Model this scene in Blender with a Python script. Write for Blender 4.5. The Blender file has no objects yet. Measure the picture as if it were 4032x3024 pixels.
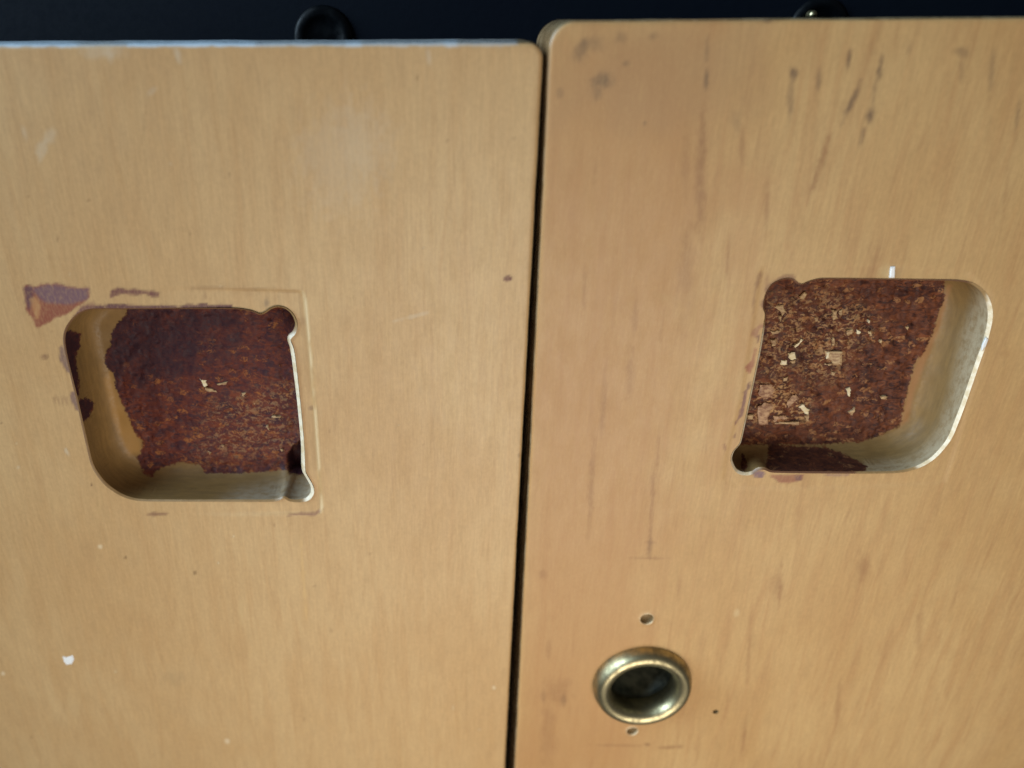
import bpy, math, random
import numpy as np
from mathutils import Vector, Matrix
from mathutils.geometry import delaunay_2d_cdt

C = bpy.context.scene.collection
MM = 0.001
random.seed(7)

# ------------------------------------------------------------------ camera
# Lengths below are millimetres (x right, y into the doors, z up).  The door
# faces lie in y = 0; the lens is 150 mm in front, level with the door tops and
# tilted down.
H = 150.0
TH = math.radians(25.75)
FPX, CX, CY, PW, PH = 3028.0, 1700.0, 1512.0, 4032.0, 3024.0
cam_d = bpy.data.cameras.new('camera')
cam = bpy.data.objects.new('camera', cam_d)
C.objects.link(cam)
cam.location = (0, -H * MM, 0)
cam.rotation_euler = (math.pi / 2 - TH, 0, 0)
cam_d.sensor_fit = 'HORIZONTAL'
cam_d.sensor_width = 5.66
cam_d.lens = 5.66 * FPX / PW
cam_d.shift_x = (PW / 2 - CX) / PW
cam_d.clip_start = 0.005
cam_d.clip_end = 50
cam_d.dof.use_dof = True
cam_d.dof.focus_distance = 0.170
cam_d.dof.aperture_fstop = 1.25
bpy.context.scene.camera = cam

# ------------------------------------------------------------------ light
world = bpy.data.worlds.new('World')
bpy.context.scene.world = world
world.use_nodes = True
bg = world.node_tree.nodes['Background']
bg.inputs[0].default_value = (0.72, 0.76, 0.82, 1)
bg.inputs[1].default_value = 0.095


def area(name, loc, target, sx, sy, power, col):
    d = bpy.data.lights.new(name, 'AREA')
    d.shape = 'RECTANGLE'
    d.size, d.size_y = sx, sy
    d.energy = power
    d.color = col
    o = bpy.data.objects.new(name, d)
    C.objects.link(o)
    o.location = loc
    o.rotation_euler = (Vector(target) - Vector(loc)).to_track_quat('-Z', 'Y').to_euler()
    return o


# a tall window far to the left, cool daylight; a small warm fill lamp added low in front for the falloff
area('window_light', (-1.46, -0.37, 0.62), (0, 0, -0.08), 1.2, 1.3, 58, (0.60, 0.81, 1.0))
area('fill_light', (0.055, -0.24, -0.18), (0.045, 0, -0.135), 0.26, 0.20, 0.86, (1.0, 0.93, 0.82))

sc = bpy.context.scene
sc.view_settings.view_transform = 'Standard'
sc.view_settings.look = 'None'
sc.view_settings.exposure = 0.0
sc.view_settings.gamma = 1.0


# ------------------------------------------------------------------ geometry helpers
def unproj(px, py, y=0.0):
    """point on the plane at depth y (mm) seen at a place measured in the photograph"""
    u, v = (px - CX) / FPX, (py - CY) / FPX
    n = math.cos(TH) - v * math.sin(TH)
    d = v * math.cos(TH) + math.sin(TH)
    k = (H + y) / n
    return (u * k, -d * k)


def proj(x, y, z):
    Y = y + H
    s = -z
    zc = math.cos(TH) * Y + math.sin(TH) * s
    yc = -math.sin(TH) * Y + math.cos(TH) * s
    return CX + FPX * x / zc, CY + FPX * yc / zc


def lin(c):
    c = np.asarray(c, float) / 255.0
    return np.where(c <= 0.04045, c / 12.92, ((c + 0.055) / 1.055) ** 2.4)


KALB = 0.74


def alb(r, g, b):
    return tuple(lin((r, g, b)) * KALB * np.array([0.925, 0.84, 0.705]))


class VNoise:
    """smooth value noise on arrays"""
    def __init__(self, seed):
        self.t = np.random.RandomState(seed).rand(257, 257)

    def __call__(self, x, y):
        x = np.asarray(x, float); y = np.asarray(y, float)
        xi = np.floor(x).astype(int); yi = np.floor(y).astype(int)
        fx = x - xi; fy = y - yi
        fx = fx * fx * (3 - 2 * fx); fy = fy * fy * (3 - 2 * fy)
        xi %= 256; yi %= 256
        t = self.t
        return ((t[xi, yi] * (1 - fx) + t[xi + 1, yi] * fx) * (1 - fy)
                + (t[xi, yi + 1] * (1 - fx) + t[xi + 1, yi + 1] * fx) * fy)

    def fbm(self, x, y, o=4):
        a, s, w = 0.0, 0.0, 1.0
        for i in range(o):
            a = a + w * self(x * 2 ** i + 13.7 * i, y * 2 ** i + 5.1 * i)
            s += w; w *= 0.5
        return a / s


N1, N2, N3 = VNoise(1), VNoise(2), VNoise(3)


def sdf(P, poly):
    """signed distance of points P (n,2) to a closed polygon; positive inside"""
    P = np.asarray(P, float); V = np.asarray(poly, float)
    d2 = np.full(len(P), 1e18); ins = np.zeros(len(P), bool)
    for i in range(len(V)):
        a, b = V[i], V[(i + 1) % len(V)]
        e = b - a; w = P - a
        t = np.clip((w @ e) / max(e @ e, 1e-12), 0, 1)
        q = w - t[:, None] * e
        d2 = np.minimum(d2, (q * q).sum(1))
        if a[1] != b[1]:
            c = ((a[1] <= P[:, 1]) & (b[1] > P[:, 1])) | ((b[1] <= P[:, 1]) & (a[1] > P[:, 1]))
            xx = a[0] + (P[:, 1] - a[1]) / (b[1] - a[1]) * e[0]
            ins ^= c & (P[:, 0] < xx)
    d = np.sqrt(d2)
    return np.where(ins, d, -d)


def sstep(a, b, x):
    t = np.clip((x - a) / (b - a), 0, 1)
    return t * t * (3 - 2 * t)


def resample(loop, step):
    """Catmull-Rom smooth a closed loop and resample evenly"""
    L = np.asarray(loop, float); n = len(L); out = []
    for i in range(n):
        p0, p1, p2, p3 = L[i - 1], L[i], L[(i + 1) % n], L[(i + 2) % n]
        for t in np.linspace(0, 1, 16, endpoint=False):
            out.append(0.5 * ((2 * p1) + (-p0 + p2) * t + (2 * p0 - 5 * p1 + 4 * p2 - p3) * t * t
                              + (-p0 + 3 * p1 - 3 * p2 + p3) * t ** 3))
    out = np.array(out)
    seg = np.linalg.norm(np.roll(out, -1, 0) - out, axis=1)
    cum = np.concatenate([[0], np.cumsum(seg)])
    m = int(cum[-1] / step)
    q = np.linspace(0, cum[-1], m, endpoint=False)
    oc = np.vstack([out, out[:1]])
    return np.stack([np.interp(q, cum, oc[:, 0]), np.interp(q, cum, oc[:, 1])], 1)


def loop_area(L):
    L = np.asarray(L)
    return 0.5 * np.sum(L[:, 0] * np.roll(L[:, 1], -1) - np.roll(L[:, 0], -1) * L[:, 1])


def inward(L):
    """unit normals of a counter-clockwise loop pointing inward"""
    t = np.roll(L, -1, 0) - np.roll(L, 1, 0)
    t /= np.linalg.norm(t, axis=1)[:, None]
    return np.stack([-t[:, 1], t[:, 0]], 1)


def make(name, verts, faces, mats, parent=None, org=(0, 0, 0), mat_idx=None, smooth=True, attrs=None):
    me = bpy.data.meshes.new(name)
    v = (np.asarray(verts, float) - np.asarray(org)) * MM
    me.from_pydata(v.tolist(), [], faces)
    for m in mats:
        me.materials.append(m)
    if mat_idx is not None:
        me.polygons.foreach_set('material_index', np.asarray(mat_idx, dtype=np.int32))
    if smooth:
        me.polygons.foreach_set('use_smooth', np.ones(len(me.polygons), dtype=bool))
    if attrs:
        for k, a in attrs.items():
            a = np.asarray(a, dtype=np.float32)
            if a.ndim == 2:
                at = me.attributes.new(k, 'FLOAT_COLOR', 'POINT')
                at.data.foreach_set('color', a.ravel())
            else:
                at = me.attributes.new(k, 'FLOAT', 'POINT')
                at.data.foreach_set('value', a)
    me.update()
    o = bpy.data.objects.new(name, me)
    C.objects.link(o)
    if parent:
        o.parent = parent
    return o


# ------------------------------------------------------------------ node helpers
class NT:
    def __init__(self, name):
        self.m = bpy.data.materials.new(name)
        self.m.use_nodes = True
        self.t = self.m.node_tree
        self.t.nodes.clear()
        self.out = self.t.nodes.new('ShaderNodeOutputMaterial')
        self.b = self.t.nodes.new('ShaderNodeBsdfPrincipled')
        self.t.links.new(self.b.outputs[0], self.out.inputs[0])
        tc = self.t.nodes.new('ShaderNodeTexCoord')
        mp = self.t.nodes.new('ShaderNodeVectorMath'); mp.operation = 'SCALE'
        mp.inputs['Scale'].default_value = 1000.0
        self.t.links.new(tc.outputs['Object'], mp.inputs[0])
        self.co = mp.outputs[0]

    def link(self, a, b):
        self.t.links.new(a, b)

    def put(self, sock, v):
        if hasattr(v, 'links') or hasattr(v, 'is_linked'):
            self.t.links.new(v, sock)
        else:
            if isinstance(v, (tuple, list)) and len(v) == 3 and sock.type == 'RGBA':
                v = (*v, 1)
            sock.default_value = v

    def mapped(self, sx, sy, sz, rot=(0, 0, 0), loc=(0, 0, 0)):
        n = self.t.nodes.new('ShaderNodeMapping')
        n.inputs['Scale'].default_value = (sx, sy, sz)
        n.inputs['Rotation'].default_value = rot
        n.inputs['Location'].default_value = loc
        self.link(self.co, n.inputs[0])
        return n.outputs[0]

    def noise(self, vec, scale=1.0, detail=3, rough=0.5, dist=0.0):
        n = self.t.nodes.new('ShaderNodeTexNoise')
        n.inputs['Scale'].default_value = scale
        n.inputs['Detail'].default_value = detail
        n.inputs['Roughness'].default_value = rough
        n.inputs['Distortion'].default_value = dist
        self.link(vec, n.inputs['Vector'])
        return n.outputs['Fac']

    def vor(self, vec, scale=1.0, feature='F1', out='Distance', rnd=1.0):
        n = self.t.nodes.new('ShaderNodeTexVoronoi')
        n.feature = feature
        n.inputs['Scale'].default_value = scale
        n.inputs['Randomness'].default_value = rnd
        self.link(vec, n.inputs['Vector'])
        return n.outputs[out]

    def ramp(self, fac, stops):
        n = self.t.nodes.new('ShaderNodeMapRange')
        n.interpolation_type = 'SMOOTHSTEP'
        n.inputs['From Min'].default_value, n.inputs['From Max'].default_value = stops[0], stops[1]
        n.inputs['To Min'].default_value, n.inputs['To Max'].default_value = stops[2], stops[3]
        self.put(n.inputs['Value'], fac)
        return n.outputs[0]

    def math(self, op, a, b=0.0):
        n = self.t.nodes.new('ShaderNodeMath'); n.operation = op
        self.put(n.inputs[0], a); self.put(n.inputs[1], b)
        return n.outputs[0]

    def mix(self, fac, a, b, mode='MIX'):
        n = self.t.nodes.new('ShaderNodeMix'); n.data_type = 'RGBA'; n.blend_type = mode
        self.put(n.inputs[0], fac); self.put(n.inputs[6], a); self.put(n.inputs[7], b)
        return n.outputs[2]

    def attr(self, name, out='Fac'):
        n = self.t.nodes.new('ShaderNodeAttribute'); n.attribute_name = name
        return n.outputs[out]

    def bump(self, h, strength, dist):
        n = self.t.nodes.new('ShaderNodeBump')
        n.inputs['Strength'].default_value = strength
        n.inputs['Distance'].default_value = dist * MM
        self.link(h, n.inputs['Height'])
        self.link(n.outputs[0], self.b.inputs['Normal'])

    def set(self, **k):
        for a, v in k.items():
            self.put(self.b.inputs[a.replace('_', ' ')], v)
        return self


def wood_face(name, light, mid, warm, streaks, seed):
    """lacquered veneer: long vertical grain, blotches, and the painted marks attribute on top"""
    n = NT(name)
    lean = (0, math.radians(-1.2), 0)
    fine = n.noise(n.mapped(1.7, 1, 0.16, lean, (seed, 0, 0)), 1, 4, 0.65)
    med = n.noise(n.mapped(0.36, 1, 0.03, lean, (seed * 2, 0, 3)), 1, 4, 0.6, 0.6)
    blot = n.noise(n.mapped(0.035, 1, 0.02, lean, (seed, 3, 0)), 1, 3, 0.55, 0.5)
    mott = n.noise(n.mapped(0.30, 1, 0.14, lean, (seed, 9, 0)), 1, 4, 0.6)
    col = n.mix(n.ramp(blot, (0.30, 0.70, 0, 1)), light, mid)
    col = n.mix(n.ramp(med, (0.42, 0.72, 0, 0.6 if streaks else 0.55)), col, warm)
    col = n.mix(n.ramp(mott, (0.45, 0.75, 0, 0.25)), col, tuple(c * 0.85 for c in mid))
    iso = n.noise(n.mapped(1.3, 1, 0.9, lean, (seed, 5, 0)), 1, 3, 0.7)
    f = n.math('MULTIPLY', n.ramp(fine, (0.25, 0.75, 0.925, 1.075)), n.ramp(iso, (0.25, 0.75, 0.945, 1.055)))
    if streaks:
        st = n.noise(n.mapped(0.30, 1, 0.03, (0, math.radians(-1.0), 0), (seed + 4, 0, 1)), 1, 3, 0.55, 0.3)
        st2 = n.noise(n.mapped(0.05, 1, 0.035, lean, (seed + 1, 0, 1)), 1, 2, 0.5)
        k = n.math('MULTIPLY', n.ramp(st, (0.56, 0.76, 0, 0.42)), n.ramp(st2, (0.36, 0.62, 0, 1)))
        col = n.mix(k, col, alb(150, 106, 72))
    g = n.t.nodes.new('ShaderNodeMix'); g.data_type = 'RGBA'; g.blend_type = 'MULTIPLY'
    g.inputs[0].default_value = 1.0
    n.link(col, g.inputs[6]); n.link(f, g.inputs[7])
    col = g.outputs[2]
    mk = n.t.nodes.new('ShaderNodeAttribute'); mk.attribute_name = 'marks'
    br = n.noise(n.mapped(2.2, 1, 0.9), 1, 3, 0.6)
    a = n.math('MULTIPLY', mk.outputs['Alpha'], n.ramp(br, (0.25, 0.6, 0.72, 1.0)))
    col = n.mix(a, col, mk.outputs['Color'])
    n.set(Base_Color=col, Roughness=n.ramp(mott, (0.3, 0.7, 0.47, 0.55)), Specular_IOR_Level=0.45)
    hb = n.math('ADD', n.math('MULTIPLY', fine, 0.5), n.math('MULTIPLY', med, 0.6))
    n.bump(hb, 0.16, 0.05)
    return n.m


M_left = wood_face('left_veneer', alb(209, 180, 138), alb(200, 167, 123), alb(195, 160, 116), False, 3)
M_right = wood_face('right_veneer', alb(206, 175, 128), alb(196, 161, 113), alb(187, 148, 104), True, 11)

# door edges: same veneer colour, more worn, glossier
n = NT('door_edge_wood')
e1 = n.noise(n.mapped(0.25, 0.5, 0.25), 1, 4, 0.6)
ek = n.t.nodes.new('ShaderNodeAttribute'); ek.attribute_name = 'marks'
n.set(Base_Color=n.mix(ek.outputs['Alpha'], n.mix(n.ramp(e1, (0.35, 0.65, 0, 1)), alb(112, 98, 74), alb(160, 146, 120)), ek.outputs['Color']),
      Roughness=n.ramp(e1, (0.35, 0.65, 0.16, 0.36)), Specular_IOR_Level=0.8)
n.bump(n.noise(n.mapped(0.8, 0.8, 0.8), 1, 3), 0.3, 0.15)
M_edge = n.m


def recess_mat(name, dark, mid, red, tan, wood, pale, gold, seed):
    """cut wood walls with a glue-stained chipboard floor where the 'glue' attribute is positive"""
    n = NT(name)
    g = n.attr('glue')
    wob = n.noise(n.mapped(1.1, 1.1, 1.1, (0, 0, 0), (seed, 0, 0)), 1, 4, 0.65)
    gl = n.math('ADD', g, n.math('MULTIPLY', n.math('SUBTRACT', wob, 0.5), 1.6))
    glue = n.ramp(gl, (-0.20, 0.20, 0, 1))
    # wood wall: streaks that run around the cut
    w1 = n.noise(n.mapped(0.22, 1.3, 0.22, (0, 0, 0), (seed, 0, 0)), 1, 4, 0.6)
    w2 = n.noise(n.mapped(0.45, 0.45, 0.45, (0, 0, 0), (seed + 5, 0, 0)), 1, 3, 0.6)
    wc = n.mix(n.ramp(w1, (0.35, 0.65, 0, 1)), tuple(c * 0.82 for c in wood), wood)
    wc = n.mix(n.math('MULTIPLY', n.attr('pale'), n.ramp(n.noise(n.mapped(0.5, 0.9, 0.5, (0, 0, 0), (seed, 6, 0)), 1, 5, 0.72), (0.30, 0.62, 0.35, 1.0))), wc, pale)
    wc = n.mix(n.attr('gold'), wc, n.mix(w2, tuple(c * 0.85 for c in gold), gold))
    # chipboard under old glue: strands of several browns
    s1 = n.vor(n.mapped(0.55, 0.8, 1.0, (0, math.radians(35), 0), (seed, 0, 0)), 1, 'F1', 'Color')
    sep = n.t.nodes.new('ShaderNodeSeparateColor'); n.link(s1, sep.inputs[0])
    s2 = n.noise(n.mapped(0.9, 0.9, 0.9, (0, 0.5, 0), (seed, 0, 0)), 1, 5, 0.7, 1.2)
    s3 = n.noise(n.mapped(0.16, 0.16, 0.16, (0, 0, 0), (seed, 2, 0)), 1, 3, 0.6, 0.4)
    s4 = n.noise(n.mapped(0.34, 0.5, 0.7, (0, math.radians(-35), 0), (seed, 7, 0)), 1, 5, 0.7, 1.5)
    f = n.math('ADD', n.math('MULTIPLY', sep.outputs[0], 0.22), n.math('MULTIPLY', n.math('ADD', n.math('MULTIPLY', s2, 0.6), n.math('MULTIPLY', s3, 0.4)), 0.85))
    fc = n.mix(n.ramp(f, (0.35, 0.68, 0, 1)), dark, mid)
    fc = n.mix(n.ramp(s4, (0.42, 0.72, 0, 0.9)), fc, red)
    fc = n.mix(n.ramp(n.math('MULTIPLY', sep.outputs[1], s2), (0.43, 0.56, 0, 0.75)), fc, tan)
    fk = n.noise(n.mapped(0.75, 0.75, 1.0, (0, 0.7, 0), (seed, 4, 0)), 1, 4, 0.7, 1.0)
    fc = n.mix(n.math('MULTIPLY', n.attr('flake'), n.ramp(fk, (0.50, 0.60, 0, 0.9))), fc, alb(206, 168, 126))
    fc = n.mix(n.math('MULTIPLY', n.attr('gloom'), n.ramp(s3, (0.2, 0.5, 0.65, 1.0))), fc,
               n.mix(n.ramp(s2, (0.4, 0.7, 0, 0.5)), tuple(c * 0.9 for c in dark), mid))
    col = n.mix(glue, wc, fc)
    n.set(Base_Color=col, Roughness=n.ramp(s2, (0.3, 0.7, 0.48, 0.72)), Specular_IOR_Level=n.ramp(glue, (0, 1, 0.4, 0.16)))
    hb = n.math('ADD', n.math('MULTIPLY', s2, 0.7), n.math('MULTIPLY', s4, 0.5))
    hb = n.math('ADD', n.math('MULTIPLY', hb, n.ramp(glue, (0, 1, 0.12, 1))), n.math('MULTIPLY', n.math('ADD', n.math('MULTIPLY', w1, 0.3), n.math('MULTIPLY', w2, 0.9)), 0.22))
    hb = n.math('MULTIPLY', hb, n.ramp(n.attr('gloom'), (0, 1, 1, 0.6)))
    n.bump(hb, 0.28, 0.26)
    return n.m


M_recL = recess_mat('left_recess_wood', alb(62, 40, 54), alb(102, 54, 50), alb(132, 70, 48), alb(170, 112, 66),
                    alb(150, 120, 74), alb(205, 200, 190), alb(186, 146, 84), 2)
M_recR = recess_mat('right_recess_wood', alb(54, 32, 34), alb(98, 58, 46), alb(138, 82, 54), alb(178, 132, 92),
                    alb(150, 122, 78), alb(206, 194, 172), alb(176, 130, 88), 8)

n = NT('raw_rim_wood')
r1 = n.noise(n.mapped(0.6, 0.6, 0.6), 1, 4, 0.65)
rim_stain = n.attr('stain')
rim_bare = n.attr('bare')
n.set(Base_Color=n.mix(rim_stain, n.mix(rim_bare, n.mix(r1, alb(140, 114, 76), alb(184, 156, 116)), n.mix(n.ramp(r1, (0.35, 0.65, 0, 1)), alb(232, 218, 190), alb(255, 250, 238))),
                       alb(112, 74, 62)), Roughness=0.4, Specular_IOR_Level=0.5)
M_rim = n.m

n = NT('torn_veneer')
t1 = n.noise(n.mapped(0.7, 0.7, 0.7), 1, 3)
n.set(Base_Color=n.mix(n.ramp(t1, (0.35, 0.65, 0, 1)), alb(190, 160, 122), alb(232, 214, 184)), Roughness=0.6)
M_torn = n.m

n = NT('aged_brass')
b1 = n.noise(n.mapped(0.35, 0.35, 0.35), 1, 5, 0.65)
b2 = n.noise(n.mapped(2.5, 2.5, 2.5), 1, 3, 0.6)
n.set(Base_Color=n.mix(n.ramp(b1, (0.35, 0.68, 0, 1)), (0.44, 0.38, 0.22), (0.20, 0.17, 0.10)), Metallic=1.0,
      Roughness=n.ramp(b1, (0.3, 0.7, 0.32, 0.5)))
n.bump(b2, 0.25, 0.08)
M_brass = n.m

n = NT('dark_tube_metal')
b1 = n.noise(n.mapped(0.4, 0.4, 0.4), 1, 4, 0.6)
n.set(Base_Color=n.mix(n.ramp(b1, (0.35, 0.65, 0, 1)), (0.018, 0.02, 0.015), (0.055, 0.055, 0.038)), Metallic=0.6, Roughness=n.ramp(b1, (0.3, 0.7, 0.32, 0.42)))
M_tube = n.m

n = NT('black_board')
b1 = n.noise(n.mapped(0.02, 0.02, 0.02), 1, 3, 0.5)
b2 = n.noise(n.mapped(0.8, 0.8, 0.8), 1, 4, 0.6)
n.set(Base_Color=n.mix(b1, (0.0008, 0.0018, 0.008), (0.004, 0.008, 0.012)), Roughness=n.ramp(b2, (0.3, 0.7, 0.6, 0.75)),
      Specular_IOR_Level=0.14)
n.bump(b2, 0.2, 0.2)
M_black = n.m

n = NT('black_rubber')
n.set(Base_Color=(0.002, 0.003, 0.004), Roughness=n.ramp(n.noise(n.mapped(0.5, 0.5, 0.5), 1, 3), (0.3, 0.7, 0.3, 0.6)), Specular_IOR_Level=0.14)
M_rubber = n.m

n = NT('white_paint')
n.set(Base_Color=n.mix(n.noise(n.mapped(0.8, 0.8, 0.8), 1, 3), (0.60, 0.59, 0.57), (0.72, 0.71, 0.69)), Roughness=0.5)
M_white = n.m

n = NT('pale_chip_wood')
c1 = n.noise(n.mapped(0.9, 0.9, 2.2), 1, 4, 0.6)
n.set(Base_Color=n.mix(n.ramp(c1, (0.3, 0.7, 0, 1)), alb(160, 124, 92), alb(216, 190, 150)), Roughness=0.6)
n.bump(c1, 0.5, 0.2)
M_chip = n.m
n = NT('stained_chip_wood')
c1 = n.noise(n.mapped(0.9, 0.9, 1.6), 1, 4, 0.65)
n.set(Base_Color=n.mix(n.ramp(c1, (0.35, 0.65, 0, 1)), alb(146, 104, 80), alb(216, 180, 148)), Roughness=0.6)
n.bump(c1, 0.5, 0.2)
M_chip3 = n.m
n = NT('bright_chip_wood')
c1 = n.noise(n.mapped(0.9, 0.9, 2.2), 1, 4, 0.6)
n.set(Base_Color=n.mix(n.ramp(c1, (0.3, 0.7, 0, 1)), alb(236, 220, 180), alb(255, 250, 232)), Roughness=0.5)
M_chip2 = n.m
n = NT('hole_wood')
c1 = n.noise(n.mapped(0.9, 0.9, 0.9), 1, 4, 0.6)
n.set(Base_Color=n.mix(c1, alb(118, 102, 70), alb(168, 142, 102)), Roughness=0.7)
M_hole = n.m


# ------------------------------------------------------------------ measured outlines
def zl(p): return (p[0] / 1.58, p[1] / 1.58 + 1050)          # left close-up
def zr(p): return (p[0] / 1.693 + 2750, p[1] / 1.693 + 980)  # right close-up


OUT_L = [(590, 259), (760, 258), (1000, 257), (1200, 256), (1440, 257), (1510, 263), (1570, 275), (1615, 292), (1645, 283),
         (1680, 259), (1722, 246), (1772, 254), (1815, 285), (1843, 332), (1850, 375), (1836, 420), (1808, 455),
         (1826, 510), (1841, 600), (1857, 740), (1876, 920), (1893, 1120), (1899, 1262), (1912, 1300),
         (1938, 1345), (1954, 1390), (1945, 1430), (1912, 1458), (1850, 1466), (1795, 1458), (1765, 1441),
         (1730, 1456), (1650, 1463), (1300, 1462), (1050, 1462), (900, 1460), (820, 1450), (740, 1420), (660, 1365), (604, 1300),
         (566, 1230), (540, 1130), (510, 1000), (470, 820), (432, 660), (404, 540), (392, 460), (398, 405), (421, 355),
         (462, 307), (520, 272)]
OUT_R = [(455, 285), (490, 235), (540, 207), (596, 194), (640, 204), (668, 226), (695, 232), (740, 214), (800, 199), (870, 195),
         (1200, 198), (1600, 203), (1720, 206), (1805, 218), (1872, 250), (1922, 300), (1954, 370), (1963, 440), (1952, 520),
         (1925, 620), (1880, 750), (1830, 895), (1780, 1040), (1732, 1165), (1692, 1258), (1640, 1332), (1572, 1402),
         (1490, 1452), (1400, 1482), (1300, 1495), (1100, 1498), (800, 1497), (560, 1494), (484, 1490), (440, 1474),
         (402, 1476), (368, 1500), (310, 1511), (252, 1490), (222, 1440), (215, 1398), (232, 1350), (264, 1312), (278, 1285),
         (302, 1180), (340, 1000), (376, 830), (410, 660), (436, 500), (444, 440), (432, 395), (438, 335)]
RIM_L = resample([unproj(*zl(p)) for p in OUT_L], 0.35)
RIM_R = resample([unproj(*zr(p)) for p in OUT_R], 0.35)
if loop_area(RIM_L) < 0: RIM_L = RIM_L[::-1]
if loop_area(RIM_R) < 0: RIM_R = RIM_R[::-1]


def circle(c, r, k=40):
    return np.array([(c[0] + r * math.cos(t), c[1] + r * math.sin(t)) for t in np.linspace(0, 2 * math.pi, k, endpoint=False)])


# ------------------------------------------------------------------ marks painted on the veneer
class Marks:
    """stains and painted highlights laid one over another, as colour and cover per vertex"""
    def __init__(self, px, py):
        self.p = np.stack([px, py], 1)
        self.rgb = np.zeros((len(px), 3)); self.a = np.zeros(len(px))

    def over(self, col, m):
        c = np.array(col)
        ao = m + self.a * (1 - m)
        k = ao > 1e-6
        self.rgb[k] = (c * m[k, None] + self.rgb[k] * (self.a[k] * (1 - m[k]))[:, None]) / ao[k, None]
        self.a = ao

    def near(self, x0, y0, x1, y1):
        return (self.p[:, 0] > x0) & (self.p[:, 0] < x1) & (self.p[:, 1] > y0) & (self.p[:, 1] < y1)

    def poly(self, pts, col, op=1.0, soft=10, rough=14, sc=0.03):
        q = np.array(pts); pad = soft + rough + 20
        k = self.near(q[:, 0].min() - pad, q[:, 1].min() - pad, q[:, 0].max() + pad, q[:, 1].max() + pad)
        m = np.zeros(len(self.p))
        if not k.any(): return
        P = self.p[k]
        d = sdf(P, q) + (N1.fbm(P[:, 0] * sc, P[:, 1] * sc) - 0.5) * 2 * rough
        m[k] = sstep(-soft, soft, d) * op
        self.over(col, m)

    def dash(self, x, y, rx, ry, col, op=0.6, ang=0.0, soft=0.6, rough=0.5):
        R = max(rx, ry) * 2
        k = self.near(x - R, y - R, x + R, y + R)
        m = np.zeros(len(self.p))
        if not k.any(): return
        P = self.p[k] - (x, y)
        c, s = math.cos(math.radians(ang)), math.sin(math.radians(ang))
        u = (P[:, 0] * c + P[:, 1] * s) / rx; v = (-P[:, 0] * s + P[:, 1] * c) / ry
        r = np.sqrt(u * u + v * v) + (N2.fbm(self.p[k][:, 0] * 0.05, self.p[k][:, 1] * 0.035) - 0.5) * 2 * rough
        m[k] = (1 - sstep(1 - soft, 1 + soft * 0.3, r)) * op
        self.over(col, m)


def _line(self, pts, w, col, op):
    d = np.full(len(self.p), 1e9)
    for a, b in zip(np.array(pts[:-1], float), np.array(pts[1:], float)):
        e = b - a; q = self.p - a
        t = np.clip((q @ e) / (e @ e), 0, 1)
        d = np.minimum(d, np.hypot(*(q - t[:, None] * e).T))
    br = N1.fbm(self.p[:, 0] * 0.03, self.p[:, 1] * 0.012)
    self.over(col, (1 - sstep(w * 0.6, w * 2.0, d)) * op * sstep(0.25, 0.55, br))


Marks.line = _line


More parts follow.
